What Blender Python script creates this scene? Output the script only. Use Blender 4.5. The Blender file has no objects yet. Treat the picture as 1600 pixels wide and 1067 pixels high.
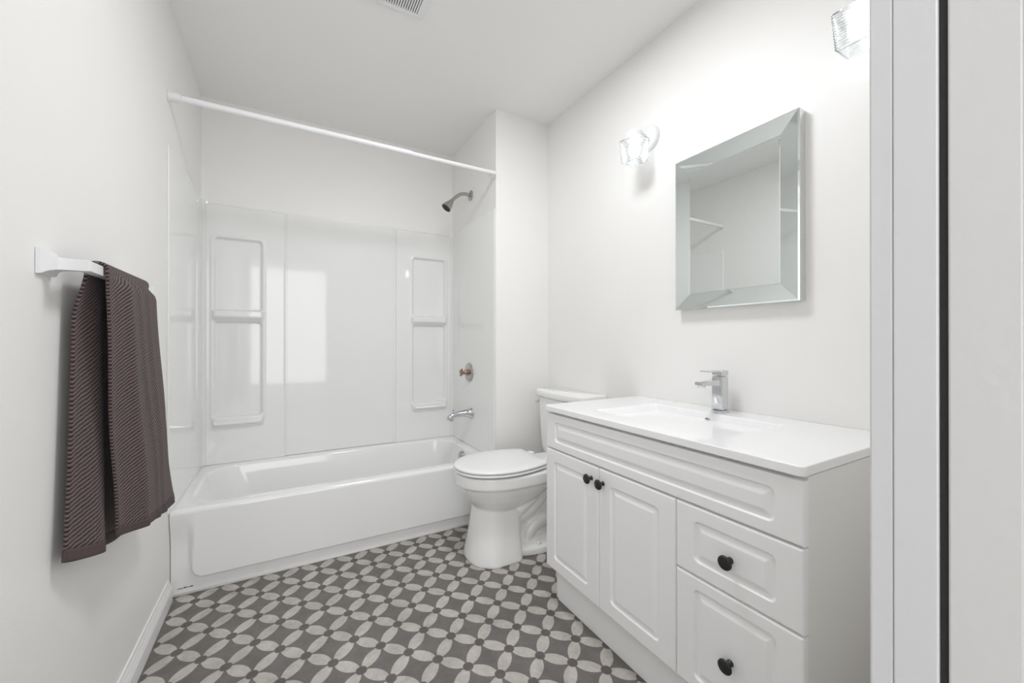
import bpy, bmesh, math, random
from mathutils import Vector, Matrix
from math import sin, cos, pi, sqrt, radians, atan2

S = bpy.context.scene
COL = S.collection
# ------------------------------------------------------------------ camera
F_PX, YAW, CX, CY, CAM_H = 616.37, 0.5094, 790.28, 533.28, 1.0572
cam_d = bpy.data.cameras.new('camera')
cam = bpy.data.objects.new('camera', cam_d); COL.objects.link(cam)
cam_d.sensor_width = 36.0
cam_d.lens = F_PX / 1600 * 36.0
cam_d.shift_x = (800 - CX) / 1600
cam_d.shift_y = (CY - 533.5) / 1600
cam_d.clip_start = 0.01
cam.location = (0, 0, CAM_H)
cam.rotation_euler = (radians(90) + 0.0016, 0, -YAW)
S.camera = cam
# ------------------------------------------------------------------ view, world, added fill lights
S.view_settings.view_transform = 'Standard'
S.view_settings.look = 'None'
S.view_settings.gamma = 1
S.view_settings.use_curve_mapping = False
S.view_settings.exposure = 1.13
S.cycles.max_bounces = 14
S.cycles.diffuse_bounces = 8
S.cycles.glossy_bounces = 6
S.cycles.transparent_max_bounces = 12
S.cycles.sample_clamp_indirect = 6.0
W = bpy.data.worlds.new('world'); S.world = W; W.use_nodes = True
W.node_tree.nodes['Background'].inputs[0].default_value = (0.9, 0.95, 1.0, 1)
W.node_tree.nodes['Background'].inputs[1].default_value = 0.3
BULB_STRENGTH = 5.5
HALL_FILL_WATTS = 4.5
FRONT_FILL_WATTS = 11.5
BATH_FILL_WATTS = 6.1
ZC_FILL = 2.425
def area(name, loc, size, watts, col=(1, 1, 1), rot=(0, 0, 0), shape='DISK'):
    l = bpy.data.lights.new(name, 'AREA'); l.shape = shape; l.size = size
    l.energy = watts; l.color = col
    o = bpy.data.objects.new(name, l); COL.objects.link(o); o.location = loc; o.rotation_euler = rot
    return o
area('hall_side_fill', (-0.65, -0.72, 2.42), 0.7, HALL_FILL_WATTS, (0.95, 0.97, 1.0))  # added unseen fill in the hall, brightens the vanity front
area('hall_front_fill', (-0.10, -1.46, 1.30), 1.75, FRONT_FILL_WATTS, (0.95, 0.975, 1.0), (radians(90), 0, 0), 'SQUARE')  # no window here: added panel sending frontal fill through the doorway

area('bathroom_top_fill', (0.62, 1.12, ZC_FILL), 0.42, BATH_FILL_WATTS, (0.96, 0.98, 1.0))  # added out-of-view fill that evens out the room, no fixture

# ------------------------------------------------------------------ dimensions of the room
XL, XP, XR = -0.416, 1.0935, 1.468
YF, YB = 2.078, 2.778
ZC = 2.443
DOOR_L, DOOR_R, DOOR_H = -0.355, 0.45, 2.03
WY0, WY1 = 0.017, 0.132          # hall face and bathroom face of the front wall

# ------------------------------------------------------------------ materials
def new_mat(name):
    m = bpy.data.materials.new(name); m.use_nodes = True
    return m, m.node_tree, m.node_tree.nodes['Principled BSDF']
def mat(name, col, rough=0.5, metal=0.0, coat=0.0, bump=0.0, bscale=200.0, var=0.0, vscale=6.0, spec=0.5, ior=1.5):
    m, nt, b = new_mat(name)
    b.inputs['Base Color'].default_value = (*col, 1)
    b.inputs['Roughness'].default_value = rough
    b.inputs['Metallic'].default_value = metal
    b.inputs['Coat Weight'].default_value = coat
    b.inputs['Coat Roughness'].default_value = 0.03
    b.inputs['Specular IOR Level'].default_value = spec
    b.inputs['IOR'].default_value = ior
    tc = nt.nodes.new('ShaderNodeTexCoord')
    if bump:
        n = nt.nodes.new('ShaderNodeTexNoise'); n.inputs['Scale'].default_value = bscale
        n.inputs['Detail'].default_value = 3
        nt.links.new(tc.outputs['Object'], n.inputs['Vector'])
        bp = nt.nodes.new('ShaderNodeBump'); bp.inputs['Strength'].default_value = bump
        bp.inputs['Distance'].default_value = 0.002
        nt.links.new(n.outputs['Fac'], bp.inputs['Height'])
        nt.links.new(bp.outputs['Normal'], b.inputs['Normal'])
    if var:
        n2 = nt.nodes.new('ShaderNodeTexNoise'); n2.inputs['Scale'].default_value = vscale
        nt.links.new(tc.outputs['Object'], n2.inputs['Vector'])
        mx = nt.nodes.new('ShaderNodeMix'); mx.data_type = 'RGBA'
        mx.inputs['A'].default_value = (*[c * (1 - var) for c in col], 1)
        mx.inputs['B'].default_value = (*[min(1, c * (1 + var)) for c in col], 1)
        nt.links.new(n2.outputs['Fac'], mx.inputs['Factor'])
        nt.links.new(mx.outputs['Result'], b.inputs['Base Color'])
    return m
M = {}
M['wall'] = mat('wall_paint', (0.885, 0.875, 0.86), 0.45, bump=0.10, bscale=260, var=0.012, vscale=3)
M['ceiling'] = mat('ceiling_paint', (0.89, 0.885, 0.88), 0.7, bump=0.08, bscale=180)
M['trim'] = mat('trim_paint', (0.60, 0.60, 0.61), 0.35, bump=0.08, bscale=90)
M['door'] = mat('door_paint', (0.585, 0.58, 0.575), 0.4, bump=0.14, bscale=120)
M['base'] = mat('baseboard_paint', (0.86, 0.86, 0.855), 0.35)
M['dark'] = mat('slot_shade_and_scuff', (0.02, 0.017, 0.015), 0.8)  # painted shade of the door slot; also the tub's dark scuff
M['acrylic'] = mat('white_acrylic', (0.87, 0.87, 0.86), 0.07, coat=0.5, bump=0.05, bscale=7)
M['acrylic'].node_tree.nodes['Bump'].inputs['Distance'].default_value = 0.012
M['tub'] = mat('tub_enamel', (0.88, 0.88, 0.875), 0.10, coat=0.4)
M['porcelain'] = mat('porcelain', (0.89, 0.89, 0.88), 0.07, coat=0.5)
M['seat'] = mat('seat_plastic', (0.88, 0.88, 0.88), 0.18)
M['cab'] = mat('thermofoil_white', (0.905, 0.905, 0.905), 0.33, bump=0.02, bscale=300)
M['cabside'] = mat('cabinet_side', (0.86, 0.85, 0.83), 0.4, bump=0.05, bscale=400)
M['counter'] = mat('white_ceramic_top', (0.93, 0.93, 0.935), 0.08, coat=0.4)
M['black'] = mat('black_knob', (0.012, 0.012, 0.012), 0.35)
M['chrome'] = mat('chrome', (0.66, 0.67, 0.69), 0.06, 1.0)
M['brushed'] = mat('brushed_nickel', (0.46, 0.45, 0.43), 0.22, 1.0)
M['bronze'] = mat('worn_copper', (0.42, 0.27, 0.22), 0.25, 1.0)
M['black_hole'] = mat('spray_rubber_and_fan_shade', (0.01, 0.01, 0.01), 0.6)  # rubber of the spray face; also painted shade inside the fan
M['mirror'] = mat('mirror_silver', (0.80, 0.83, 0.82), 0.005, 1.0)
M['mirror_strip'] = mat('mirror_strip_silver', (0.78, 0.83, 0.82), 0.02, 1.0)
M['mirror_edge'] = mat('glass_edge', (0.75, 0.76, 0.76), 0.15, 0.8)
M['plastic'] = mat('white_plastic', (0.82, 0.82, 0.83), 0.3)
M['rod'] = mat('white_enamel_rod', (0.84, 0.84, 0.85), 0.25)
M['fixture'] = mat('white_fixture_metal', (0.80, 0.80, 0.79), 0.3)
M['hem'] = mat('towel_hem', (0.085, 0.058, 0.060), 0.9, bump=0.3, bscale=500)
M['caulk'] = mat('caulk', (0.72, 0.71, 0.69), 0.6)

def bulb_mat():
    m, nt, b = new_mat('lit_bulb')
    b.inputs['Base Color'].default_value = (1, 1, 1, 1)
    b.inputs['Emission Color'].default_value = (0.97, 0.985, 1.0, 1)
    b.inputs['Emission Strength'].default_value = BULB_STRENGTH
    return m
M['bulb'] = bulb_mat()
def glass_mat():
    m, nt, b = new_mat('clear_ribbed_glass')
    b.inputs['Base Color'].default_value = (0.97, 0.985, 0.99, 1)
    b.inputs['Transmission Weight'].default_value = 1.0
    b.inputs['Roughness'].default_value = 0.12
    b.inputs['IOR'].default_value = 1.47
    return m
M['glass'] = glass_mat()

class NB:
    """small node-maths builder"""
    def __init__(s, nt): s.nt = nt
    def m(s, op, a, b=None, c=None):
        n = s.nt.nodes.new('ShaderNodeMath'); n.operation = op
        for i, v in enumerate((a, b, c)):
            if v is None: continue
            if isinstance(v, (int, float)): n.inputs[i].default_value = v
            else: s.nt.links.new(v, n.inputs[i])
        return n.outputs[0]
    def mix(s, f, a, b):
        n = s.nt.nodes.new('ShaderNodeMix'); n.data_type = 'RGBA'
        for k, v in (('Factor', f), ('A', a), ('B', b)):
            if isinstance(v, (int, float)): n.inputs[k].default_value = v
            elif isinstance(v, tuple): n.inputs[k].default_value = (*v, 1)
            else: s.nt.links.new(v, n.inputs[k])
        return n.outputs['Result']
    def noise(s, vec, scale, detail=3, rough=0.6):
        n = s.nt.nodes.new('ShaderNodeTexNoise'); n.inputs['Scale'].default_value = scale
        n.inputs['Detail'].default_value = detail; n.inputs['Roughness'].default_value = rough
        s.nt.links.new(vec, n.inputs['Vector']); return n.outputs['Fac']

def floor_mat():
    m, nt, b = new_mat('patterned_vinyl'); N = NB(nt)
    tc = nt.nodes.new('ShaderNodeTexCoord'); sp = nt.nodes.new('ShaderNodeSeparateXYZ')
    nt.links.new(tc.outputs['Object'], sp.inputs[0])
    h = 0.0766
    x = N.m('SUBTRACT', sp.outputs[0], -0.0153 - 40 * h); y = N.m('SUBTRACT', sp.outputs[1], 1.5665 - 40 * h)
    p = N.m('DIVIDE', N.m('ADD', x, y), 2 * h); q = N.m('DIVIDE', N.m('SUBTRACT', y, x), 2 * h)
    q = N.m('ADD', q, 60.0)
    a = N.m('ABSOLUTE', N.m('SUBTRACT', N.m('FRACT', p), 0.5))
    c = N.m('ABSOLUTE', N.m('SUBTRACT', N.m('FRACT', q), 0.5))
    mx = N.m('MAXIMUM', a, c); mn = N.m('MINIMUM', a, c)
    d1 = N.m('SUBTRACT', 1.0, mx)
    dist = N.m('SQRT', N.m('ADD', N.m('MULTIPLY', d1, d1), N.m('MULTIPLY', mn, mn)))
    petal = N.m('LESS_THAN', dist, 0.698)
    ka = N.m('SUBTRACT', 0.5, a); kc = N.m('SUBTRACT', 0.5, c)
    kd = N.m('SQRT', N.m('ADD', N.m('MULTIPLY', ka, ka), N.m('MULTIPLY', kc, kc)))
    ring = N.m('LESS_THAN', kd, 0.165); knot = N.m('LESS_THAN', kd, 0.145)
    n1 = N.noise(tc.outputs['Object'], 14, 5, 0.65); n2 = N.noise(tc.outputs['Object'], 70, 4, 0.7)
    n3 = N.noise(tc.outputs['Object'], 4, 3, 0.5)
    nn = N.m('ADD', N.m('MULTIPLY', n1, 0.5), N.m('ADD', N.m('MULTIPLY', n2, 0.3), N.m('MULTIPLY', n3, 0.2)))
    nn = N.m('MULTIPLY_ADD', N.m('SUBTRACT', nn, 0.5), 3.4, 0.5); nn_c = nt.nodes.new('ShaderNodeClamp')
    nt.links.new(nn, nn_c.inputs[0]); nn = nn_c.outputs[0]
    field = N.mix(nn, (0.113, 0.102, 0.095), (0.186, 0.172, 0.162))
    light = N.mix(nn, (0.35, 0.325, 0.30), (0.60, 0.57, 0.535))
    kcol = N.mix(nn, (0.085, 0.073, 0.070), (0.135, 0.118, 0.113))
    c1 = N.mix(petal, field, light)
    c2 = N.mix(ring, c1, field)
    c3 = N.mix(knot, c2, kcol)
    nt.links.new(c3, b.inputs['Base Color'])
    b.inputs['Roughness'].default_value = 0.42
    bp = nt.nodes.new('ShaderNodeBump'); bp.inputs['Strength'].default_value = 0.12; bp.inputs['Distance'].default_value = 0.001
    nt.links.new(n2, bp.inputs['Height']); nt.links.new(bp.outputs[0], b.inputs['Normal'])
    return m
M['floor'] = floor_mat()

def towel_mat():
    m, nt, b = new_mat('ribbed_terry'); N = NB(nt)
    tc = nt.nodes.new('ShaderNodeTexCoord'); sp = nt.nodes.new('ShaderNodeSeparateXYZ')
    nt.links.new(tc.outputs['UV'], sp.inputs[0])
    u, v = sp.outputs[0], sp.outputs[1]
    wob = N.m('MULTIPLY', N.noise(tc.outputs['UV'], 45, 2), 0.006)
    s = N.m('ADD', N.m('ADD', N.m('MULTIPLY', u, -0.50), v), wob)
    w = N.m('SINE', N.m('MULTIPLY', s, 2 * pi / 0.0088))
    w2 = N.m('SINE', N.m('MULTIPLY', u, 2 * pi / 0.0048))
    n = N.noise(tc.outputs['UV'], 650, 2, 0.7)
    hgt = N.m('ADD', N.m('MULTIPLY', w, 0.5), N.m('ADD', N.m('MULTIPLY', w2, 0.12), N.m('MULTIPLY', n, 1.0)))
    f = N.m('MULTIPLY_ADD', hgt, 0.68, 0.04); cl = nt.nodes.new('ShaderNodeClamp'); nt.links.new(f, cl.inputs[0])
    col = N.mix(cl.outputs[0], (0.012, 0.007, 0.008), (0.27, 0.198, 0.195))
    nt.links.new(col, b.inputs['Base Color'])
    b.inputs['Roughness'].default_value = 1.0
    b.inputs['Specular IOR Level'].default_value = 0.1
    b.inputs['Sheen Weight'].default_value = 0.15
    bp = nt.nodes.new('ShaderNodeBump'); bp.inputs['Strength'].default_value = 0.6; bp.inputs['Distance'].default_value = 0.002
    nt.links.new(hgt, bp.inputs['Height']); nt.links.new(bp.outputs[0], b.inputs['Normal'])
    return m
M['towel'] = towel_mat()

# ------------------------------------------------------------------ mesh helpers
def obj(name, bm, material, parent=None, smooth=False, angle=None):
    me = bpy.data.meshes.new(name)
    bmesh.ops.recalc_face_normals(bm, faces=bm.faces)
    bm.to_mesh(me); bm.free()
    me.materials.append(material)
    if smooth:
        for p in me.polygons: p.use_smooth = True
        if angle is not None:
            me.set_sharp_from_angle(angle=radians(angle))
    o = bpy.data.objects.new(name, me); COL.objects.link(o)
    if smooth and angle == 40:
        w = o.modifiers.new('normals', 'WEIGHTED_NORMAL'); w.keep_sharp = True; w.weight = 100
    if parent is not None:
        o.parent = parent
        o.matrix_parent_inverse = Matrix.Translation(parent.location).inverted() if parent.parent is None else parent_inv(parent)
    return o
def parent_inv(p):
    m = Matrix.Identity(4); q = p
    chain = []
    while q is not None: chain.append(q); q = q.parent
    for q in reversed(chain): m = m @ q.matrix_parent_inverse @ Matrix.Translation(q.location)
    return m.inverted()
def tag(o, label, cat, group=None, kind=None):
    o['label'] = label; o['category'] = cat
    if group: o['group'] = group
    if kind: o['kind'] = kind
    return o
def thing(name, loc, label, cat, group=None):
    o = bpy.data.objects.new(name, None); COL.objects.link(o); o.location = loc; o.empty_display_size = 0.05
    return tag(o, label, cat, group)
def struct(name, bm, m, smooth=False, parent=None):
    o = obj(name, bm, m, parent, smooth); o['kind'] = 'structure'; return o
def box(bm, x0, x1, y0, y1, z0, z1, bev=0.0, seg=2):
    v = [bm.verts.new((x, y, z)) for x in (x0, x1) for y in (y0, y1) for z in (z0, z1)]
    fs = [bm.faces.new([v[i] for i in f]) for f in ((0, 1, 3, 2), (4, 6, 7, 5), (0, 4, 5, 1), (2, 3, 7, 6), (0, 2, 6, 4), (1, 5, 7, 3))]
    if bev:
        es = list({e for f in fs for e in f.edges})
        bmesh.ops.bevel(bm, geom=es, offset=bev, segments=seg, affect='EDGES', profile=0.5)
    return bm
def B(*a, **k): return box(bmesh.new(), *a, **k)
def loft(bm, rings, cap0=True, cap1=True, closed=True):
    vr = [[bm.verts.new(p) for p in r] for r in rings]
    n = len(rings[0])
    for a, b in zip(vr, vr[1:]):
        for i in range(n if closed else n - 1):
            j = (i + 1) % n
            bm.faces.new((a[i], a[j], b[j], b[i]))
    if cap0: bm.faces.new(vr[0])
    if cap1: bm.faces.new(list(reversed(vr[-1])))
    return bm
def frame_of(d):
    d = Vector(d).normalized()
    up = Vector((0, 0, 1)) if abs(d.z) < 0.9 else Vector((1, 0, 0))
    s = d.cross(up).normalized(); return s, s.cross(d).normalized(), d
def lathe(bm, origin, axis, prof, n=32, cap0=True, cap1=True):
    """prof: (distance along the axis, radius)"""
    s, u, d = frame_of(axis); o = Vector(origin)
    rings = [[o + d * t + (s * cos(2 * pi * k / n) + u * sin(2 * pi * k / n)) * max(r, 1e-4) for k in range(n)] for t, r in prof]
    return loft(bm, rings, cap0, cap1)
def tube(bm, pts, rad, n=16):
    pts = [Vector(p) for p in pts]; rings = []
    if isinstance(rad, (int, float)): rad = [rad] * len(pts)
    prev = None
    for i, p in enumerate(pts):
        d = (pts[min(i + 1, len(pts) - 1)] - pts[max(i - 1, 0)]).normalized()
        if prev is None: s, u, _ = frame_of(d)
        else:
            s = (prev - d * prev.dot(d)).normalized(); u = s.cross(d).normalized()
        prev = s
        rings.append([p + (s * cos(2 * pi * k / n) + u * sin(2 * pi * k / n)) * rad[i] for k in range(n)])
    return loft(bm, rings)
def spline(ctrl, n=8):
    P = [Vector(c) for c in ctrl]; P = [2 * P[0] - P[1]] + P + [2 * P[-1] - P[-2]]; out = []
    for i in range(1, len(P) - 2):
        for k in range(n):
            t = k / n; a, b, c, d = P[i - 1:i + 3]
            out.append(0.5 * ((2 * b) + (c - a) * t + (2 * a - 5 * b + 4 * c - d) * t * t + (3 * b - a - 3 * c + d) * t ** 3))
    out.append(P[-2]); return out
def grid(bm, nu, nv, fn, uv=None):
    vs = [[bm.verts.new(fn(i, j)) for j in range(nv)] for i in range(nu)]
    lay = bm.loops.layers.uv.verify() if uv else None
    for i in range(nu - 1):
        for j in range(nv - 1):
            f = bm.faces.new((vs[i][j], vs[i + 1][j], vs[i + 1][j + 1], vs[i][j + 1]))
            if uv:
                for l, (a, b) in zip(f.loops, ((i, j), (i + 1, j), (i + 1, j + 1), (i, j + 1))): l[lay].uv = uv(a, b)
    return vs
def sstep(a, b, x):
    if a == b: return 0.0 if x < a else 1.0
    t = min(1, max(0, (x - a) / (b - a))); return t * t * (3 - 2 * t)
def rr_sd(x, y, x0, x1, y0, y1, r):
    """inside distance (positive inside) to a rounded rectangle"""
    cx, cy = (x0 + x1) / 2, (y0 + y1) / 2; hx, hy = (x1 - x0) / 2 - r, (y1 - y0) / 2 - r
    dx, dy = abs(x - cx) - hx, abs(y - cy) - hy
    return -(sqrt(max(dx, 0) ** 2 + max(dy, 0) ** 2) + min(max(dx, dy), 0) - r)
def coords(a, b, marks, fine, coarse, reach):
    out = [a]; x = a
    while x < b - 1e-6:
        near = min([abs(x - m) for m in marks] + [9])
        st = fine if near < reach else min(coarse, max(fine, near - reach + fine))
        x = min(b, x + st); out.append(x)
    if len(out) > 2 and out[-1] - out[-2] < fine * 0.3: out.pop(-2)
    return out

# ------------------------------------------------------------------ the setting
o = struct('floor', B(-1.6, 2.1, -1.6, 2.9, -0.06, 0.0), M['floor'])
struct('ceiling', B(-1.6, 2.1, -1.6, 2.9, ZC, ZC + 0.06), M['ceiling'])
struct('wall_left', B(XL - 0.12, XL, WY0, YB + 0.12, 0, ZC), M['wall'])
struct('wall_right', B(XR, XR + 0.12, WY0, YB + 0.12, 0, ZC), M['wall'])
struct('wall_back', B(XL, XR, YB, YB + 0.12, 0, ZC), M['wall'])
struct('wall_partition', B(XP, XR, YF, YB, 0, ZC), M['wall'])
bm = bmesh.new()
box(bm, XL, DOOR_L, WY0, WY1, 0, ZC)                       # left of the doorway
box(bm, DOOR_L, DOOR_R, WY0, WY1, DOOR_H, ZC)              # above the doorway
box(bm, DOOR_R + 0.012, XR, 0.1055, WY1, 0, ZC)                    # leaf on the bathroom side of the pocket
box(bm, DOOR_R + 0.012, XR, WY0, 0.0595, 0, ZC)                    # leaf on the hall side of the pocket
box(bm, DOOR_R + 0.86, XR, 0.0595, 0.1055, 0, ZC)
box(bm, DOOR_R, DOOR_R + 0.86, 0.0595, 0.1055, DOOR_H, ZC)
struct('wall_front', bm, M['wall'])
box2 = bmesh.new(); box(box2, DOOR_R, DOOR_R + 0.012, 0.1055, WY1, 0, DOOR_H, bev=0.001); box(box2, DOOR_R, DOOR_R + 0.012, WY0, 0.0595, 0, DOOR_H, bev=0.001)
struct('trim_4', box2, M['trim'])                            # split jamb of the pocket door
struct('slot_shade_strip', B(DOOR_R + 0.0035, DOOR_R + 0.02, 0.1007, 0.1053, 0, DOOR_H), M['dark'])      # added dark strip, paints the shade deep in the door slot
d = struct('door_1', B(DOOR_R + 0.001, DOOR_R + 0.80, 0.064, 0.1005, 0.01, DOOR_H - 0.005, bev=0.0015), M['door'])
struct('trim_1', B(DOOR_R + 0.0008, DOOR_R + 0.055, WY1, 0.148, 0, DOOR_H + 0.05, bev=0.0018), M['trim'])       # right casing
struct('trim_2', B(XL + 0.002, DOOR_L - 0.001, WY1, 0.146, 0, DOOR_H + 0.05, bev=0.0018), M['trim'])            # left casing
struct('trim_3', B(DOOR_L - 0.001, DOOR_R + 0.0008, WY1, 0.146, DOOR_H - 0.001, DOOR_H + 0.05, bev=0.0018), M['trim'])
struct('wall_hall_end', B(-1.6, 2.1, -1.6, -1.48, 0, ZC), M['wall'])
struct('wall_hall_left', B(-1.6, -1.48, -1.48, WY1, 0, ZC), M['wall'])
struct('wall_hall_right', B(1.98, 2.1, -1.48, WY1, 0, ZC), M['wall'])
bm = bmesh.new(); box(bm, -1.48, XL - 0.12, WY0, WY1, 0, ZC); box(bm, XR + 0.12, 1.98, WY0, WY1, 0, ZC)
struct('wall_hall_front', bm, M['wall'])
# baseboard on the left wall, moulded profile
prof = [(0, 0), (0.0155, 0), (0.0155, 0.052), (0.013, 0.058), (0.0135, 0.062), (0.0095, 0.070), (0.010, 0.074), (0.006, 0.083), (0.0045, 0.091), (0, 0.091)]
bm = bmesh.new()
loft(bm, [[(XL + px, y, pz) for px, pz in prof] for y in (0.15, 2.066)])
struct('baseboard_left', bm, M['base'])

# ------------------------------------------------------------------ shower surround
ST = 1.848                     # top of the panels
RIM = 0.360
sur = thing('shower_surround', (0.34, YB, RIM), 'glossy white moulded shower surround with shelf columns around the bathtub', 'shower surround')
def shelf_panel(x0, x1, rx0, rx1, seam_right):
    """moulded column with two framed recesses and ledges; returned as a height field towards the room"""
    base, field = 0.006, 0.020
    zt = ST - 0.005
    recs = [(1.235, 1.657, 1.657), (0.625, 1.180, 1.180)]
    def hgt(x, z):
        h = field
        e = min(x - x0 if not seam_right else 9, x1 - x if seam_right else 9)
        edge = min(x - x0, x1 - x, zt + 0.005 - z)
        h = base + (field - base) * sstep(0, 0.012, edge)
        # framing bead round both recesses
        sd = rr_sd(x, z, rx0, rx1, 0.590, 1.662, 0.030)
        h += 0.005 * (sstep(-0.012, -0.002, sd) - sstep(0.002, 0.010, sd))
        for zb, zt2, _ in recs:
            s = rr_sd(x, z, rx0 + 0.006, rx1 - 0.006, zb, zt2, 0.024)
            h -= 0.016 * sstep(0.0, 0.012, s)
        # ledges: a lip standing out below each recess
        inx = sstep(rx0 - 0.004, rx0 + 0.014, x) * (1 - sstep(rx1 - 0.014, rx1 + 0.004, x))
        for zl in (1.235, 0.625):
            prof = sstep(zl - 0.062, zl - 0.030, z) * (1 - sstep(zl - 0.004, zl + 0.010, z))
            h += 0.030 * prof * inx
        return h
    xs = coords(x0, x1, [x0, x1, rx0, rx1], 0.0035, 0.02, 0.03)
    zs = coords(RIM + 0.002, zt + 0.005, [0.59, 0.565, 0.60, 0.63, 1.17, 1.20, 1.225, 1.24, 1.657, zt], 0.0035, 0.03, 0.032)
    bm = bmesh.new()
    vs = grid(bm, len(xs), len(zs), lambda i, j: (xs[i], YB - hgt(xs[i], zs[j]), zs[j]))
    # sides back to the wall
    per = [vs[i][0] for i in range(len(xs))] + [vs[-1][j] for j in range(1, len(zs))] + [vs[i][-1] for i in range(len(xs) - 2, -1, -1)] + [vs[0][j] for j in range(len(zs) - 2, 0, -1)]
    bk = [bm.verts.new((v.co.x, YB - 0.0005, v.co.z)) for v in per]
    for k in range(len(per)):
        l = (k + 1) % len(per); bm.faces.new((per[k], per[l], bk[l], bk[k]))
    return bm
obj('shelf_panel', shelf_panel(XL + 0.013, 0.004, -0.362, -0.112, True), M['acrylic'], sur, True, 50)
obj('shelf_panel', shelf_panel(0.664, XP - 0.013, 0.778, 1.036, False), M['acrylic'], sur, True, 50)
obj('centre_panel', B(-0.02, 0.69, YB - 0.010, YB - 0.0005, RIM + 0.002, ST, bev=0.003), M['acrylic'], sur, True, 40)
bm = bmesh.new(); box(bm, 0.006, 0.011, YB - 0.0125, YB - 0.009, RIM + 0.004, ST - 0.002, bev=0.001); box(bm, 0.655, 0.660, YB - 0.0125, YB - 0.009, RIM + 0.004, ST - 0.002, bev=0.001)
obj('seam_strip', bm, M['acrylic'], sur, True, 40)
def side_panel(xw, sgn):
    bm = bmesh.new()
    y0, y1 = 2.050 if sgn > 0 else 2.085, YB - 0.001
    prof = [(0.0, y0), (0.003, y0), (0.0055, y0 + 0.003), (0.0065, y0 + 0.010), (0.0065, y0 + 0.030), (0.0075, y0 + 0.036), (0.0075, y1 - 0.10), (0.0075, y1 - 0.045)]
    for k in range(9):                       # coved corner
        a = k / 8 * pi / 2
        prof.append((0.0075 + 0.030 * (1 - cos(a)), y1 - 0.045 + 0.033 * sin(a)))
    prof += [(0.040, y1), (0.0, y1)]
    loft(bm, [[(xw + sgn * d, y, z) for d, y in prof] for z in (RIM + 0.002, ST + 0.004)])
    return bm
obj('side_panel', side_panel(XL + 0.0005, 1), M['acrylic'], sur, True, 35)
obj('side_panel', side_panel(XP - 0.0005, -1), M['acrylic'], sur, True, 35)

# ------------------------------------------------------------------ bathtub
def rrect(x0, x1, y0, y1, r, z, n=10, m=14):
    pts = []
    for cx, cy, a0, (ex, ey) in ((x1 - r, y0 + r, -pi / 2, (1, 0)), (x1 - r, y1 - r, 0, (0, 1)), (x0 + r, y1 - r, pi / 2, (-1, 0)), (x0 + r, y0 + r, pi, (0, -1))):
        for k in range(n): 
            a = a0 + pi / 2 * k / (n - 1); pts.append(Vector((cx + r * cos(a), cy + r * sin(a), z)))
    out = []
    for i, p in enumerate(pts):             # subdivide the long straight runs
        q = pts[(i + 1) % len(pts)]; out.append(p)
        if (i + 1) % n == 0:
            for k in range(1, m): out.append(p.lerp(q, k / m))
    return out
TX0, TX1, TY0, TY1 = XL + 0.002, XP - 0.002, 2.080, YB - 0.002
def bathtub():
    bm = bmesh.new()
    ix0, ix1, iy0, iy1 = TX0 + 0.055, TX1 - 0.055, TY0 + 0.075, TY1 - 0.055
    rings = [rrect(TX0, TX1, TY0 + 0.018, TY1, 0.004, RIM),
             rrect(ix0 - 0.014, ix1 + 0.014, iy0 - 0.014, iy1 + 0.014, 0.15, RIM + 0.001)]
    for k in range(1, 7):
        a = k / 6 * radians(78)
        rings.append(rrect(ix0 - 0.014 + 0.018 * sin(a), ix1 + 0.014 - 0.018 * sin(a), iy0 - 0.014 + 0.018 * sin(a), iy1 + 0.014 - 0.018 * sin(a), 0.148, RIM - 0.018 * (1 - cos(a))))
    for t in (0.15, 0.4, 0.65, 0.82, 0.92, 0.97, 1.0):
        z = RIM - 0.016 - (RIM - 0.016 - 0.075) * t
        l = 0.15 * t ** 1.3 + (0.06 * sstep(0.8, 1, t)); r = 0.035 * t + 0.06 * sstep(0.8, 1, t); s = 0.045 * t + 0.06 * sstep(0.8, 1, t)
        rings.append(rrect(ix0 + 0.004 + l, ix1 - 0.004 - r, iy0 + 0.004 + s, iy1 - 0.004 - s, 0.145, z - 0.012 * sstep(0.9, 1, t)))
    loft(bm, rings, cap0=False, cap1=True)
    # apron: raised panel on a recessed frame, rolled top edge
    xs = coords(TX0, TX1, [-0.345, 1.02, -0.36, -0.33], 0.004, 0.04, 0.03)
    zs = coords(0.0, RIM - 0.018, [0.066, 0.05, 0.09], 0.003, 0.02, 0.03)
    def ay(x, z):
        s = rr_sd(x + 0.06 * (z - 0.08) * (1 if x < 0 else 0), z, -0.345, 1.025, 0.060, 0.9, 0.045)
        return TY0 + 0.022 * (1 - sstep(-0.003, 0.009 + 0.02 * sstep(0.10, 0.3, z), s)) * (1 - sstep(0.20, 0.345, z))
    path = [('z', z) for z in zs] + [('a', k / 6 * pi / 2) for k in range(1, 7)]
    def P(i, j):
        k, t = path[j]
        if k == 'z': return (xs[i], ay(xs[i], t), t)
        return (xs[i], TY0 + 0.018 * (1 - cos(t)), RIM - 0.018 + 0.018 * sin(t))
    grid(bm, len(xs), len(path), P)
    return bm
tub = obj('bathtub', bathtub(), M['tub'], None, True, 60)
tag(tub, 'white alcove bathtub with a raised front panel below the shower surround', 'bathtub')
bm = lathe(bmesh.new(), (1.0235, 2.435, 0.296), (-1, 0, 0.12), [(0, 0.036), (0.006, 0.036), (0.010, 0.033), (0.013, 0.026), (0.0135, 0.008)], 32)
ov = obj('overflow_plate', bm, M['brushed'], tub, True, 40)
obj('screw', lathe(bmesh.new(), (1.0100, 2.435, 0.284), (-1, 0, 0.12), [(0, 0.005), (0.003, 0.0045)], 12), M['brushed'], ov, True, 40)
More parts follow.
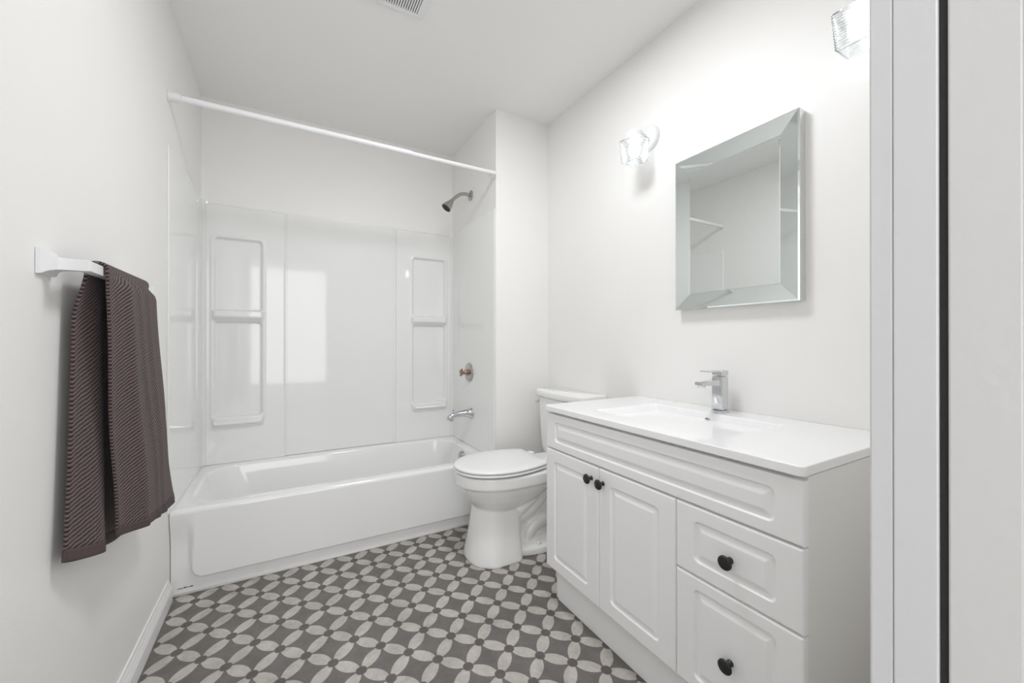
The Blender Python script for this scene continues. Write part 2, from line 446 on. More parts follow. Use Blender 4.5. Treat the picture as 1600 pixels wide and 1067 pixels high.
# dark printed scuff at the foot of the apron, near the left wall
random.seed(4); bm = bmesh.new(); x = -0.392
while x < -0.345:
    w = random.uniform(0.003, 0.006); h = random.uniform(0.0015, 0.0045); z = 0.026 + random.uniform(-0.001, 0.001)
    box(bm, x, x + w, 2.1008, 2.1024, z, z + h); x += w + random.uniform(0.0005, 0.002)
sc = obj('scuff_mark', bm, M['dark'], tub); sc['label'] = 'small dark scuff near the floor'
bm = bmesh.new(); tube(bm, [(XL + 0.014, TY0 + 0.019, 0.003), (0.3, TY0 + 0.020, 0.003), (TX1 - 0.02, TY0 + 0.019, 0.003)], 0.006, 8)
obj('caulk_line', bm, M['caulk'], tub, True)

# ------------------------------------------------------------------ shower head, valve, spout on the partition side panel
XS = XP - 0.0105
sh = thing('shower_sprayer', (XS, 2.42, 2.06), 'brushed metal shower sprayer on a bent arm, high on the alcove end wall', 'shower')
XSW = XP - 0.0005
y0, z0 = 2.44, 2.045
obj('flange', lathe(bmesh.new(), (XSW, y0, z0), (-1, 0, 0), [(0, 0.034), (0.004, 0.034), (0.010, 0.026), (0.013, 0.014)], 32), M['brushed'], sh, True, 40)
pth = spline([(XSW - 0.004, y0, z0), (XSW - 0.045, y0, z0 + 0.004), (XSW - 0.085, y0, z0 - 0.010), (XSW - 0.125, y0, z0 - 0.045), (XSW - 0.142, y0, z0 - 0.066)], 6)
obj('arm', tube(bmesh.new(), pth, 0.0115, 16), M['brushed'], sh, True)
hd = obj('head', lathe(bmesh.new(), (XSW - 0.135, y0, z0 - 0.058), (-0.62, -0.05, -0.80), [(0, 0.012), (0.006, 0.016), (0.014, 0.0165), (0.022, 0.020), (0.04, 0.026), (0.064, 0.034), (0.070, 0.034), (0.070, 0.030), (0.066, 0.029)], 32), M['brushed'], sh, True, 40)
dv = Vector((-0.62, -0.05, -0.80)).normalized(); c0 = Vector((XSW - 0.135, y0, z0 - 0.058)) + dv * 0.0665
fp = obj('spray_face', lathe(bmesh.new(), c0, dv, [(0, 0.029), (0.0015, 0.029), (0.002, 0.01)], 24), M['black_hole'], hd, True, 40)
fp['label'] = 'dark spray face'

va = thing('shower_valve', (XS, 2.447, 0.853), 'round metal shower valve plate with a small copper-toned knob above the tub spout', 'shower valve')
yv, zv = 2.447, 0.853
obj('escutcheon', lathe(bmesh.new(), (XSW - 0.0082, yv, zv), (-1, 0, 0), [(0, 0.064), (0.004, 0.064), (0.009, 0.058), (0.012, 0.044), (0.013, 0.024)], 40), M['brushed'], va, True, 40)
obj('stem', lathe(bmesh.new(), (XSW - 0.018, yv, zv), (-1, 0, 0), [(0, 0.021), (0.010, 0.020), (0.012, 0.015), (0.032, 0.013), (0.034, 0.009), (0.044, 0.008)], 24), M['bronze'], va, True, 40)
bm = bmesh.new()
lathe(bm, (XSW - 0.058, yv, zv), (-1, 0, 0), [(0, 0.008), (0.006, 0.014), (0.014, 0.015), (0.018, 0.010)], 20)
for k in range(4):
    a = k * pi / 2 + 0.4
    tube(bm, [(XSW - 0.067, yv + 0.010 * cos(a), zv + 0.010 * sin(a)), (XSW - 0.067, yv + 0.020 * cos(a), zv + 0.020 * sin(a)), (XSW - 0.067, yv + 0.027 * cos(a), zv + 0.027 * sin(a))], [0.006, 0.0075, 0.005], 10)
k_ = obj('handle', bm, M['bronze'], va, True, 50); k_['label'] = 'copper-toned cross knob'

sp_ = thing('tub_spout', (XS, 2.41, 0.585), 'chrome tub spout with a lift diverter above the bathtub rim', 'tub spout')
ys, zs_ = 2.412, 0.583
bm = bmesh.new(); rings = []
for t, rz, ry, dz in ((0, 0.037, 0.037, 0), (0.008, 0.037, 0.037, 0), (0.022, 0.030, 0.030, 0), (0.045, 0.024, 0.026, 0.002), (0.08, 0.020, 0.024, 0.003), (0.115, 0.019, 0.023, 0.0), (0.140, 0.020, 0.022, -0.006), (0.158, 0.019, 0.020, -0.014), (0.170, 0.013, 0.016, -0.021), (0.173, 0.006, 0.008, -0.024)):
    rings.append([(XSW - 0.0082 - t, ys + ry * cos(2 * pi * k / 28), zs_ + dz + rz * sin(2 * pi * k / 28)) for k in range(28)])
loft(bm, rings)
so = obj('body', bm, M['chrome'], sp_, True, 60)
obj('outlet', lathe(bmesh.new(), (XSW - 0.150, ys, zs_ - 0.018), (-0.12, 0, -1), [(0, 0.017), (0.022, 0.016), (0.022, 0.012), (0.016, 0.011)], 20), M['chrome'], so, True, 40)
obj('diverter', lathe(bmesh.new(), (XSW - 0.138, ys, zs_ + 0.008), (0, 0, 1), [(0, 0.004), (0.016, 0.004), (0.017, 0.008), (0.024, 0.0085), (0.026, 0.005)], 16), M['chrome'], so, True, 40)

# ------------------------------------------------------------------ shower rod
rod = thing('shower_rod', (0.34, 2.078, 2.05), 'white telescoping shower curtain rod across the tub alcove', 'shower rod')
ry, rz = 2.060, 2.0536
obj('outer_tube', lathe(bmesh.new(), (XL + 0.012, ry, rz), (1, 0, 0), [(0, 0.0135), (0.985, 0.0135), (0.988, 0.0120)], 24), M['rod'], rod, True, 40)
obj('inner_tube', lathe(bmesh.new(), (XL + 0.99, ry + 0.004, rz), (1, 0, 0), [(0, 0.0115), (XP - XL - 1.0, 0.0115)], 24), M['rod'], rod, True, 40)
obj('end_cap', lathe(bmesh.new(), (XL + 0.0005, ry, rz), (1, 0, 0), [(0, 0.0225), (0.003, 0.0230), (0.005, 0.0185), (0.040, 0.0165), (0.042, 0.0140)], 28), M['plastic'], rod, True, 40)
ry2 = 2.098
obj('end_cap', lathe(bmesh.new(), (XP - 0.0005, ry + 0.006 + 0.024, rz), (-1, 0, 0), [(0, 0.0200), (0.003, 0.0205), (0.006, 0.0165), (0.036, 0.0150), (0.038, 0.0125)], 28), M['plastic'], rod, True, 40)

# ------------------------------------------------------------------ towel bar
BX, BZ, BY0, BY1 = -0.3640, 1.2135, 1.122, 1.585
tb = thing('towel_bar', (XL, 1.35, BZ), 'white square-section towel bar on the left wall carrying the dark towel', 'towel bar')
for yy in (BY0 + 0.010, BY1 - 0.010):
    bm = bmesh.new(); rings = []
    for x, hy, hz in ((0.0008, 0.030, 0.0245), (0.007, 0.0295, 0.0240), (0.009, 0.028, 0.0225), (0.013, 0.019, 0.0165), (0.020, 0.0125, 0.0125), (0.030, 0.0105, 0.0115), (0.0640, 0.0100, 0.0113), (0.0655, 0.0088, 0.010)):
        yc = yy - 0.012 * (1 - sstep(0.004, 0.026, x)) if yy < 1.3 else yy + 0.012 * (1 - sstep(0.004, 0.026, x))
        rings.append([(XL + x, yc + a * hy, BZ + b * hz) for a, b in ((-1, -1), (0, -1), (1, -1), (1, 0), (1, 1), (0, 1), (-1, 1), (-1, 0))])
    loft(bm, rings)
    obj('bracket', bm, M['plastic'], tb, True, 35)
obj('bar', B(XL + 0.044, XL + 0.0650, BY0 + 0.0005, BY1 - 0.0005, BZ - 0.0108, BZ + 0.0108, bev=0.0012), M['plastic'], tb)

# ------------------------------------------------------------------ towel
def lerp(a, b, t): return a + (b - a) * t
def towel_point(t, s):
    """t: 0..1 from the near edge to the far edge, s: 0..1 from the back hem over the bar to the front hem"""
    bx = XL + 0.0545
    ztop = BZ + 0.0158
    if s < 0.44:                                            # back flap
        k = s / 0.44                                        # 0 hem .. 1 top
        zh = lerp(0.606, 0.500, t ** 0.8); z = lerp(zh, BZ, k)
        y = lerp(lerp(1.146, 1.192, k ** 0.8), lerp(1.60, 1.50, k), t)
        x = -0.3960 + (0.032 * sstep(0.0, 0.20, t) - 0.030 * sstep(0.21, 0.34, t)) * (1 - 0.45 * k) + 0.003 * sin(t * 15 + 2 * k) * (1 - k)
        x = lerp(x, bx - 0.0165, sstep(0.82, 1.0, k))
        return Vector((x, y, z))
    yt0, yt1 = 1.192, 1.490
    if s < 0.50:                                            # over the bar
        k = (s - 0.44) / 0.06; a = pi * (1 - k)
        y = lerp(yt0, yt1, t); r = 0.0165
        return Vector((bx + r * cos(a), y, BZ + (ztop - BZ + 0.003) * sin(a) ** 0.6))
    k = (s - 0.50) / 0.50                                   # front flap, 0 top .. 1 hem
    zh = lerp(0.603, 0.540, t ** 1.2) - 0.012 * sin(pi * t)
    z = lerp(BZ, zh, k)
    y = lerp(lerp(yt0, 1.245, k), lerp(yt1, 1.672, k ** 1.3), t)
    out = 0.020 * sstep(0.0, 0.05, k) + 0.018 * k
    x = bx + 0.0165 + out * sstep(0.0, 0.22, t) * 0.9
    fold = 0.0095 * (0.45 + 0.9 * k * (1.0 - 0.85 * k))
    x += fold * (math.exp(-((t - 0.20) / 0.045) ** 2) + 0.9 * math.exp(-((t - 0.42 - 0.05 * k) / 0.04) ** 2) + 0.9 * math.exp(-((t - 0.66 + 0.04 * k) / 0.045) ** 2))
    x -= 0.010 * sstep(0.85, 1.0, t) * (0.3 + k)
    x += 0.004 * sin(9 * k + 4 * t) * k
    return Vector((x, y, z))
def towel_strip(s0, s1, ns, nt, width=0.55):
    bm = bmesh.new(); ss = [lerp(s0, s1, i / (ns - 1)) for i in range(ns)]
    length = 1.32
    grid(bm, nt, ns, lambda i, j: towel_point(i / (nt - 1), ss[j]), uv=lambda i, j: (i / (nt - 1) * width, (ss[j] * length if ss[j] < 0.47 else (0.94 - ss[j]) * length)))
    return bm
tw = obj('towel', towel_strip(0.016, 0.985, 130, 60), M['towel'], None, True)
tag(tw, 'dark plum-brown ribbed towel folded over the white towel bar', 'towel')
md = tw.modifiers.new('thickness', 'SOLIDIFY'); md.thickness = 0.006; md.offset = 0
for s0, s1 in ((0.0, 0.018), (0.983, 1.0)):
    h = obj('hem', towel_strip(s0, s1, 6, 60), M['hem'], tw, True)
    md = h.modifiers.new('thickness', 'SOLIDIFY'); md.thickness = 0.0075; md.offset = 0
    h['label'] = 'smooth brown hem band'

# ------------------------------------------------------------------ toilet
TY = 1.765
to = thing('toilet', (1.1, TY, 0), 'white two-piece toilet with its lid down between bathtub and vanity', 'toilet')
def egg(x0, x1, hw, z, n=56, back=4.0, xm=None, yc=TY):
    xm = xm if xm is not None else x0 + 0.52 * (x1 - x0)
    pts = []
    for k in range(n):
        a = 2 * pi * k / n; c, s = cos(a), sin(a)
        e = 2.15 if c < 0 else back
        r = 1 / ((abs(c) ** e + abs(s) ** e) ** (1 / e))
        c, s = c * r, s * r
        pts.append(Vector((xm + (c * (xm - x0) if c < 0 else c * (x1 - xm)), yc + s * hw, z)))
    return pts
bm = bmesh.new()
loft(bm, [egg(0.725, 1.22, 0.180, 0.4235), egg(0.719, 1.225, 0.184, 0.418), egg(0.719, 1.225, 0.184, 0.373), egg(0.724, 1.22, 0.180, 0.367), egg(0.734, 1.215, 0.172, 0.364), egg(0.748, 1.20, 0.163, 0.335),
          egg(0.770, 1.16, 0.147, 0.300), egg(0.797, 1.10, 0.124, 0.268), egg(0.815, 1.05, 0.106, 0.244), egg(0.83, 1.02, 0.09, 0.225)])
loft(bm, [egg(0.808, 1.022, 0.103, 0.258, back=7), egg(0.800, 1.020, 0.109, 0.20, back=8), egg(0.788, 1.018, 0.121, 0.12, back=8), egg(0.772, 1.016, 0.139, 0.04, back=8), egg(0.768, 1.016, 0.144, 0.012, back=8), egg(0.768, 1.016, 0.144, 0.0, back=8)])
loft(bm, [egg(0.95, 1.36, 0.135, 0.0, back=4), egg(0.95, 1.36, 0.135, 0.030, back=4), egg(0.96, 1.35, 0.120, 0.042, back=4), egg(0.97, 1.34, 0.085, 0.060, back=4), egg(0.97, 1.34, 0.070, 0.10, back=4), egg(0.98, 1.36, 0.072, 0.30, back=4), egg(0.98, 1.40, 0.110, 0.37, back=4), egg(1.0, 1.44, 0.135, 0.40, back=4), egg(1.0, 1.44, 0.135, 0.418, back=4)])
for sg in (-1, 1):
    tube(bm, spline([(1.00, TY + sg * 0.085, 0.225), (1.08, TY + sg * 0.082, 0.27), (1.135, TY + sg * 0.078, 0.33), (1.15, TY + sg * 0.075, 0.38)], 6), 0.034, 14)
    tube(bm, spline([(0.99, TY + sg * 0.062, 0.165), (1.07, TY + sg * 0.064, 0.195), (1.15, TY + sg * 0.064, 0.25), (1.20, TY + sg * 0.064, 0.32)], 6), 0.030, 14)
    tube(bm, spline([(1.07, TY + sg * 0.055, 0.05), (1.10, TY + sg * 0.066, 0.11), (1.17, TY + sg * 0.070, 0.14), (1.24, TY + sg * 0.066, 0.11), (1.27, TY + sg * 0.055, 0.05)], 6), 0.030, 14)
bw = obj('bowl', bm, M['porcelain'], to, True)
md = bw.modifiers.new('fuse', 'REMESH'); md.mode = 'VOXEL'; md.voxel_size = 0.004; md.use_smooth_shade = True
md = bw.modifiers.new('soften', 'SMOOTH'); md.factor = 0.5; md.iterations = 4
obj('bolt_cap', lathe(bmesh.new(), (1.115, TY - 0.108, 0.036), (0, 0, 1), [(0, 0.014), (0.012, 0.0135), (0.020, 0.009), (0.022, 0.002)], 20), M['porcelain'], to, True, 50)
def lidshape(z, inset=0.0):
    pts = []; n = 44; x0, xm, x1, hw = 0.713 + inset, 0.955, 1.160 - inset, 0.186 - inset
    for k in range(n + 1):
        a = pi / 2 + pi * k / n; e = 2.1; c, s = cos(a), sin(a)
        r = 1 / ((abs(c) ** e + abs(s) ** e) ** (1 / e)); pts.append(Vector((xm + c * r * (xm - x0), TY + s * r * hw, z)))
    for k in range(1, 9):
        t = k / 9; pts.append(Vector((lerp(xm, x1 - 0.012, t), TY - (hw - 0.040 * t ** 1.8), z)))
    yb = hw - 0.045
    for k in range(0, 5): 
        a = -pi / 2 * (1 - k / 4); pts.append(Vector((x1 - 0.012 + 0.012 * cos(a), TY - yb + 0.012 + 0.012 * sin(a), z)))
    for k in range(0, 5):
        a = pi / 2 * k / 4; pts.append(Vector((x1 - 0.012 + 0.012 * cos(a), TY + yb - 0.012 + 0.012 * sin(a), z)))
    for k in range(8, 0, -1):
        t = k / 9; pts.append(Vector((lerp(xm, x1 - 0.012, t), TY + (hw - 0.040 * t ** 1.8), z)))
    return pts
obj('seat', loft(bmesh.new(), [lidshape(0.4305, 0.014), lidshape(0.4305, 0.005), lidshape(0.4325, 0.0015), lidshape(0.436, 0.0), lidshape(0.4405, 0.0012), lidshape(0.4425, 0.007)]), M['seat'], to, True, 60)
obj('seat_lid', loft(bmesh.new(), [lidshape(0.4465, 0.016), lidshape(0.4465, 0.004), lidshape(0.450, 0.0), lidshape(0.454, 0.0005), lidshape(0.458, 0.004), lidshape(0.4605, 0.012), lidshape(0.4625, 0.05), lidshape(0.464, 0.10)]), M['seat'], to, True, 60)
for sg in (-1, 1):
    obj('hinge', B(1.150, 1.200, TY + sg * 0.075 - 0.018, TY + sg * 0.075 + 0.018, 0.423, 0.452, bev=0.006, seg=3), M['seat'], to, True, 40)
def tankring(x0, x1, hw, z, r, bulge):
    pts = []; n = 10
    for k in range(n + 1):                      # convex front, from far to near
        t = -1 + 2 * k / n
        pts.append(Vector((x0 + bulge * t * t, TY - t * (hw - r) * -1, z)))
    pts = [Vector((x0 + bulge * (p.y - TY) ** 2 / (hw - r) ** 2, p.y, z)) for p in pts]
    corner = [Vector((x0 + bulge + r * (1 - cos(a)) , TY + hw - r + r * sin(a), z)) for a in (radians(q) for q in (25, 50, 75, 90))]
    far = corner; near = [Vector((p.x, 2 * TY - p.y, z)) for p in reversed(corner)]
    b = [Vector((x1, TY + hw, z)), Vector((x1, TY, z)), Vector((x1, TY - hw, z))]
    return pts + far + b + near
obj('tank', loft(bmesh.new(), [tankring(1.318, 1.452, 0.176, 0.412, 0.03, 0.012), tankring(1.306, 1.455, 0.183, 0.422, 0.035, 0.014), tankring(1.303, 1.456, 0.186, 0.46, 0.035, 0.014), tankring(1.294, 1.458, 0.208, 0.737, 0.04, 0.016)]), M['porcelain'], to, True, 50)
obj('tank_lid', loft(bmesh.new(), [tankring(1.296, 1.458, 0.210, 0.738, 0.04, 0.016), tankring(1.285, 1.462, 0.219, 0.741, 0.05, 0.016), tankring(1.282, 1.463, 0.222, 0.748, 0.05, 0.016), tankring(1.282, 1.463, 0.222, 0.770, 0.05, 0.016), tankring(1.285, 1.462, 0.219, 0.778, 0.05, 0.016), tankring(1.294, 1.458, 0.211, 0.782, 0.05, 0.016)]), M['porcelain'], to, True, 50)
bm = lathe(bmesh.new(), (1.335, TY + 0.205, 0.705), (0, 1, 0), [(0, 0.011), (0.012, 0.010)], 16)
tube(bm, [(1.335, TY + 0.214, 0.705), (1.322, TY + 0.215, 0.702), (1.312, TY + 0.215, 0.699)], [0.006, 0.005, 0.0055], 10)
obj('flush_lever', bm, M['chrome'], to, True, 50)

# ------------------------------------------------------------------ vanity
VX, VY0, VY1 = 0.932, 0.411, 1.329
van = thing('vanity_cabinet', (1.2, 0.87, 0), 'white bathroom vanity cabinet with panelled doors, two drawers and black knobs', 'vanity')
bm = bmesh.new()
box(bm, VX + 0.0205, XR - 0.001, VY0, VY0 + 0.016, 0.150, 0.7765)
box(bm, VX + 0.0205, XR - 0.001, VY1 - 0.016, VY1, 0.150, 0.7765)
box(bm, 0.985, XR - 0.001, VY1 - 0.016, VY1, 0.0, 0.150)
box(bm, 0.985, XR - 0.001, VY0, VY0 + 0.016, 0.0, 0.150)
box(bm, VX + 0.0205, XR - 0.001, VY0 + 0.016, VY1 - 0.016, 0.150, 0.166)
box(bm, VX + 0.0205, VX + 0.036, VY0 + 0.016, VY1 - 0.016, 0.166, 0.640)
box(bm, VX + 0.0205, VX + 0.036, VY0 + 0.016, VY1 - 0.016, 0.640, 0.7765)
# cut the far end's toe notch by ending it at the kick
ob_c = obj('carcass', bm, M['cabside'], van)
obj('toe_kick', B(0.980, 0.9845, VY0, VY1 - 0.018, 0.0, 0.1495), M['cab'], van)
def front(y0, y1, z0, z1, my, mz, xf=VX, thick=0.0195, depth=0.0055, ramp=0.024):
    """panelled front seen from the room (facing -x): routed groove with a raised field"""
    gy0, gy1, gz0, gz1 = y0 + my, y1 - my, z0 + mz, z1 - mz
    def hgt(y, z):
        e = min(y - y0, y1 - y, z - z0, z1 - z)
        r = 0.005; h = 0.0 if e > r else -(r - sqrt(max(0, r * r - (r - e) ** 2))) * 0.9
        s = rr_sd(y, z, gy0, gy1, gz0, gz1, 0.016)
        si = min(y - gy0, gy1 - y, z - gz0, gz1 - z)
        g = depth * sstep(0.0, 0.005, s)
        up = depth * 0.9 * min(1, max(0, (si - 0.011) / (ramp - 0.011)))
        return h - g + (up if s > 0.004 else 0)
    ym = [y0, y1, gy0, gy1, gy0 + 0.012, gy1 - 0.012, gy0 + ramp, gy1 - ramp]; zm = [z0, z1, gz0, gz1, gz0 + 0.012, gz1 - 0.012, gz0 + ramp, gz1 - ramp]
    ys = coords(y0, y1, ym, 0.0016, 0.02, 0.0075); zs = coords(z0, z1, zm, 0.0016, 0.02, 0.0075)
    bm = bmesh.new()
    vs = grid(bm, len(ys), len(zs), lambda i, j: (xf - hgt(ys[i], zs[j]), ys[i], zs[j]))
    per = [vs[i][0] for i in range(len(ys))] + [vs[-1][j] for j in range(1, len(zs))] + [vs[i][-1] for i in range(len(ys) - 2, -1, -1)] + [vs[0][j] for j in range(len(zs) - 2, 0, -1)]
    bk = [bm.verts.new((xf + thick, v.co.y, v.co.z)) for v in per]
    for k in range(len(per)):
        l = (k + 1) % len(per); bm.faces.new((per[k], per[l], bk[l], bk[k]))
    bm.faces.new(bk)
    return bm
def knob(y, z, parent):
    bm = lathe(bmesh.new(), (VX + 0.001, y, z), (-1, 0, 0), [(0, 0.0080), (0.003, 0.0078), (0.006, 0.0052), (0.012, 0.0042), (0.0185, 0.0046), (0.0205, 0.0145), (0.0222, 0.0170), (0.0250, 0.0168), (0.0272, 0.0145), (0.0280, 0.0115), (0.0275, 0.0085), (0.0284, 0.0065), (0.0286, 0.002)], 28)
    k = obj('knob', bm, M['black'], parent, True, 45); k['label'] = 'round black knob'
obj('false_drawer_front', front(VY0 - 0.001, VY1 - 0.001, 0.632, 0.769, 0.056, 0.029), M['cab'], van, True, 35)
d1 = obj('door', front(1.0225, 1.3285, 0.151, 0.6275, 0.052, 0.045), M['cab'], van, True, 35); knob(1.056, 0.5835, d1)
d2 = obj('door', front(0.7185, 1.0185, 0.151, 0.6275, 0.052, 0.045), M['cab'], van, True, 35); knob(0.9985, 0.5815, d2)
w1 = obj('drawer', front(0.4105, 0.7145, 0.4485, 0.6275, 0.052, 0.036), M['cab'], van, True, 35); knob(0.5645, 0.533, w1)
w2 = obj('drawer', front(0.4105, 0.7145, 0.151, 0.4445, 0.052, 0.030), M['cab'], van, True, 35); knob(0.5645, 0.287, w2)

# ------------------------------------------------------------------ countertop with moulded basin
ct = thing('vanity_countertop', (1.2, 0.87, 0.777), 'white one-piece countertop with rectangular sink on the vanity cabinet', 'countertop')
CX0, CX1, CY0, CY1, CZ0, CZ1 = 0.9245, XR - 0.001, 0.4070, 1.3345, 0.7775, 0.801
def crect(x0, x1, y0, y1, r, z, rb=None, n=6, m=10):
    pts = []; rb = r if rb is None else rb
    for cx, cy, a0, rr in ((x1 - rb, y0 + rb, -pi / 2, rb), (x1 - rb, y1 - rb, 0, rb), (x0 + r, y1 - r, pi / 2, r), (x0 + r, y0 + r, pi, r)):
        for k in range(n):
            a = a0 + pi / 2 * k / (n - 1); pts.append(Vector((cx + rr * cos(a), cy + rr * sin(a), z)))
    out = []
    for i, p in enumerate(pts):
        q = pts[(i + 1) % len(pts)]; out.append(p)
        if (i + 1) % n == 0:
            for k in range(1, m): out.append(p.lerp(q, k / m))
    return out
bm = bmesh.new(); e = 0.003
rings = [crect(CX0 + 0.004, CX1, CY0 + 0.004, CY1 - 0.004, 0.010, CZ0, 0.003), crect(CX0, CX1, CY0, CY1, 0.012, CZ0 + 0.003, 0.003), crect(CX0, CX1, CY0, CY1, 0.012, CZ1 - e, 0.003), crect(CX0 + 0.001, CX1, CY0 + 0.001, CY1 - 0.001, 0.012, CZ1 - 0.001, 0.003), crect(CX0 + e, CX1 - 0.0005, CY0 + e, CY1 - e, 0.012, CZ1, 0.003),
         crect(1.016, 1.342, 0.634, 1.139, 0.020, CZ1, 0.020), crect(1.019, 1.340, 0.637, 1.136, 0.020, CZ1 - 0.0012, 0.018), crect(1.024, 1.337, 0.642, 1.131, 0.020, CZ1 - 0.005, 0.018),
         crect(1.085, 1.322, 0.707, 1.066, 0.030, 0.727, 0.020), crect(1.095, 1.317, 0.715, 1.058, 0.030, 0.719, 0.022), crect(1.107, 1.306, 0.727, 1.046, 0.03, 0.7145, 0.03), crect(1.16, 1.25, 0.84, 0.935, 0.03, 0.710, 0.03)]
loft(bm, rings)
obj('basin_slab', bm, M['counter'], ct, True, 40)
nrm = Vector((-0.98, 0, 0.2)).normalized()
ov = obj('overflow_ring', lathe(bmesh.new(), (1.3325, 0.890, 0.773), nrm, [(-0.001, 0.0110), (0.0030, 0.0110), (0.0042, 0.0095), (0.0036, 0.0070)], 24, cap1=False), M['brushed'], ct, True, 40)
obj('hole', lathe(bmesh.new(), (1.3325, 0.890, 0.773), nrm, [(0.0015, 0.0072), (0.0024, 0.0070)], 20), M['bronze'], ov, True, 40)
obj('drain', lathe(bmesh.new(), (1.205, 0.887, 0.710), (0, 0, 1), [(0, 0.030), (0.002, 0.030), (0.004, 0.026), (0.0045, 0.010)], 28), M['chrome'], ct, True, 40)

# ------------------------------------------------------------------ faucet
fa = thing('sink_faucet', (1.402, 0.887, CZ1), 'square chrome single-lever faucet standing behind the sink', 'faucet')
fx, fy = 1.402, 0.887
obj('base_plate', lathe(bmesh.new(), (fx, fy, CZ1 + 0.0002), (0, 0, 1), [(0, 0.031), (0.004, 0.031), (0.006, 0.028), (0.0065, 0.02)], 36), M['chrome'], fa, True, 40)
obj('body', B(fx - 0.021, fx + 0.021, fy - 0.021, fy + 0.021, CZ1 + 0.006, 0.931, bev=0.006, seg=4), M['chrome'], fa, True, 40)
bm = bmesh.new(); rings = []
for x, hy, z0_, z1_ in ((fx - 0.015, 0.016, 0.896, 0.920), (fx - 0.04, 0.016, 0.898, 0.919), (fx - 0.075, 0.0155, 0.901, 0.917), (fx - 0.118, 0.016, 0.903, 0.916), (fx - 0.126, 0.014, 0.904, 0.915)):
    rings.append([(x, fy + a * hy, lerp(z0_, z1_, b)) for a, b in ((-0.85, 0), (0.85, 0), (1, 0.15), (1, 0.85), (0.85, 1), (-0.85, 1), (-1, 0.85), (-1, 0.15))])
loft(bm, rings)
spt = obj('spout', bm, M['chrome'], fa, True, 40)
ae = obj('aerator', lathe(bmesh.new(), (fx - 0.108, fy, 0.906), (0, 0, -1), [(0, 0.0135), (0.008, 0.013), (0.012, 0.0115), (0.0122, 0.008)], 20), M['chrome'], spt, True, 40)
bm = bmesh.new()
box(bm, fx - 0.021, fx + 0.021, fy - 0.021, fy + 0.021, 0.9325, 0.953, bev=0.005, seg=3)
box(bm, fx - 0.095, fx + 0.015, fy - 0.0165, fy + 0.0165, 0.9485, 0.9535, bev=0.0018, seg=2)
obj('lever', bm, M['chrome'], fa, True, 40)

# ------------------------------------------------------------------ mirror
MY0, MY1, MZ0, MZ1, MW = 0.6405, 1.1005, 1.1900, 1.8065, 0.0645
mi = thing('wall_mirror', (XR, 0.87, 1.19), 'rectangular wall mirror with a wide mirrored frame above the faucet', 'mirror')
xo, xi, xg = 1.4300, 1.4400, 1.4395
obj('backing', B(xo + 0.0136, XR - 0.0008, MY0 + 0.0008, MY1 - 0.0008, MZ0 + 0.0008, MZ1 - 0.0008), M['mirror_edge'], mi)
obj('glass', B(xg, xo + 0.0134, MY0 + MW - 0.004, MY1 - MW + 0.004, MZ0 + MW - 0.004, MZ1 - MW + 0.004), M['mirror'], mi)
def strip(o0, o1, i1, i0):
    """frame piece between two outer and two inner corners (y, z)"""
    bm = bmesh.new(); b = 0.0045
    def L(p, q, t): return (lerp(p[0], q[0], t), lerp(p[1], q[1], t))
    rows = []
    for t, x in ((0.0, xo + 0.0135), (0.0, xo + 0.0022), (0.075, xo), (0.93, xi - 0.0022), (1.0, xi), (1.0, xo + 0.0135)):
        a, c = L(o0, i0, t), L(o1, i1, t); rows.append([(x, a[0], a[1]), (x, c[0], c[1])])
    n = len(rows); v = [[bm.verts.new(p) for p in r] for r in rows]
    for k in range(n - 1): bm.faces.new((v[k][0], v[k][1], v[k + 1][1], v[k + 1][0]))
    bm.faces.new([v[k][0] for k in range(n)]); bm.faces.new([v[k][1] for k in range(n)])
    bm.faces.new((v[0][0], v[0][1], v[-1][1], v[-1][0]))
    return bm
g = 0.0004
O = [(MY1, MZ1), (MY0, MZ1), (MY0, MZ0), (MY1, MZ0)]
I = [(MY1 - MW, MZ1 - MW), (MY0 + MW, MZ1 - MW), (MY0 + MW, MZ0 + MW), (MY1 - MW, MZ0 + MW)]
for k in range(4):
    l = (k + 1) % 4
    obj('frame_strip', strip(O[k], O[l], I[l], I[k]), M['mirror_strip'], mi)

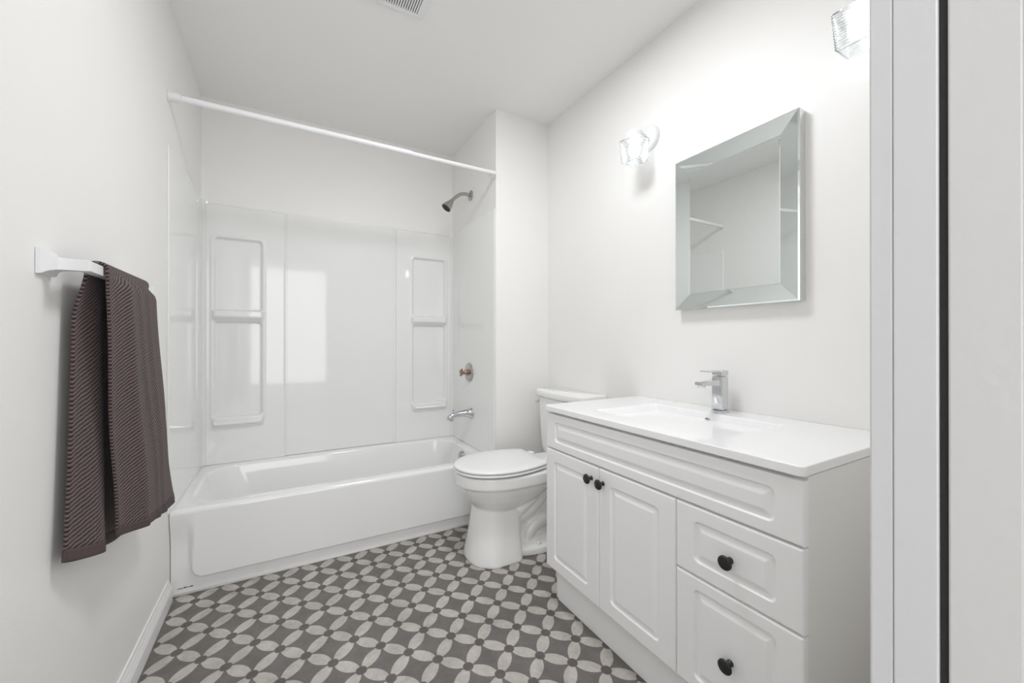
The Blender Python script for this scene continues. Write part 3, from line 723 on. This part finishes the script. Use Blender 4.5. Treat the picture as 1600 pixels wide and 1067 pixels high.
# ------------------------------------------------------------------ wall sconces
def sconce(yc, label):
    sx = 1.373
    t = thing('wall_sconce', (XR, yc, 1.998), label, 'wall light', 'wall lights flanking the mirror')
    obj('wall_plate', lathe(bmesh.new(), (XR - 0.0005, yc, 1.995), (-1, 0, 0), [(0, 0.060), (0.008, 0.060), (0.016, 0.056), (0.024, 0.046), (0.029, 0.030), (0.031, 0.012)], 40), M['fixture'], t, True, 50)
    obj('arm', tube(bmesh.new(), [(XR - 0.02, yc, 1.995), (sx + 0.02, yc, 1.995), (sx, yc, 1.992)], 0.014, 16), M['fixture'], t, True)
    obj('socket_cap', lathe(bmesh.new(), (sx, yc, 2.004), (0, 0, -1), [(0, 0.028), (0.004, 0.035), (0.012, 0.037), (0.034, 0.038), (0.036, 0.034)], 36), M['fixture'], t, True, 50)
    # ribbed glass: square, tapering, open at the top, closed below
    bm = bmesh.new(); rings = []
    z0_, z1_, nr = 1.968, 1.866, 13
    def sq(h, z):
        c = 0.006; p = []
        for a, b in ((-1, -1), (1, -1), (1, 1), (-1, 1)):
            if a * b > 0: p += [(sx + a * h, yc + b * (h - c), z), (sx + a * (h - c), yc + b * h, z)] if (a, b) == (1, 1) else [(sx + a * h, yc + b * (h - c), z), (sx + a * (h - c), yc + b * h, z)]
            else: p += [(sx + a * (h - c), yc + b * h, z), (sx + a * h, yc + b * (h - c), z)]
        return p
    rings.append(sq(0.030, z0_ + 0.003)); rings.append(sq(0.044, z0_))
    for k in range(nr):
        za, zb = lerp(z0_, z1_, k / nr), lerp(z0_, z1_, (k + 1) / nr); h = lerp(0.0455, 0.0385, k / nr)
        rings += [sq(h + 0.0028, lerp(za, zb, 0.30)), sq(h + 0.0028, lerp(za, zb, 0.55)), sq(h - 0.0010, lerp(za, zb, 0.98))]
    rings += [sq(0.034, z1_ - 0.003), sq(0.022, z1_ - 0.0045), sq(0.010, z1_ - 0.005)]
    loft(bm, rings, cap0=False, cap1=True)
    gs = obj('glass_shade', bm, M['glass'], t)
    md = gs.modifiers.new('thickness', 'SOLIDIFY'); md.thickness = 0.003; md.offset = -1
    obj('bulb', lathe(bmesh.new(), (sx, yc, 1.968), (0, 0, -1), [(0, 0.010), (0.014, 0.012), (0.026, 0.019), (0.040, 0.0245), (0.054, 0.0245), (0.066, 0.018), (0.073, 0.009), (0.075, 0.001)], 24), M['bulb'], t, True)
sconce(1.268, 'white wall light with ribbed glass cube shade, left of the mirror near the toilet')
sconce(0.4705, 'white wall light with ribbed glass cube shade, right of the mirror beside the door jamb')

# ------------------------------------------------------------------ exhaust fan grille
fn = thing('exhaust_fan', (0.37, 1.51, ZC), 'white slotted exhaust fan grille on the ceiling', 'exhaust fan')
GX0, GX1, GY0, GY1 = 0.232, 0.506, 1.372, 1.646
bm = bmesh.new()
zt, zb = ZC - 0.0005, ZC - 0.016
def bar(a, b, c, d, z=zb): box(bm, a, b, c, d, z, zt, bev=0.0)
fr_ = 0.026
# bevelled rim
rim = [[(GX0 + i, GY0 + i, z), (GX1 - i, GY0 + i, z), (GX1 - i, GY1 - i, z), (GX0 + i, GY1 - i, z)] for i, z in ((0, zt), (0.0, zb + 0.007), (0.006, zb), (fr_, zb), (fr_, zt - 0.002))]
loft(bm, rim, cap0=False, cap1=False)
obj('frame', bm, M['plastic'], fn)
bm = bmesh.new(); x = GX0 + fr_ + 0.0022
while x < GX1 - fr_ - 0.004:
    box(bm, x, x + 0.0056, GY0 + fr_ - 0.001, GY1 - fr_ + 0.001, zb + 0.0004, zb + 0.007); x += 0.0096
obj('slats', bm, M['plastic'], fn)
bk = obj('cavity_shade_sheet', B(GX0 + fr_ - 0.002, GX1 - fr_ + 0.002, GY0 + fr_ - 0.002, GY1 - fr_ + 0.002, zt - 0.0035, zt - 0.0005), M['black_hole'], fn)  # black sheet standing in for the shade behind the slats
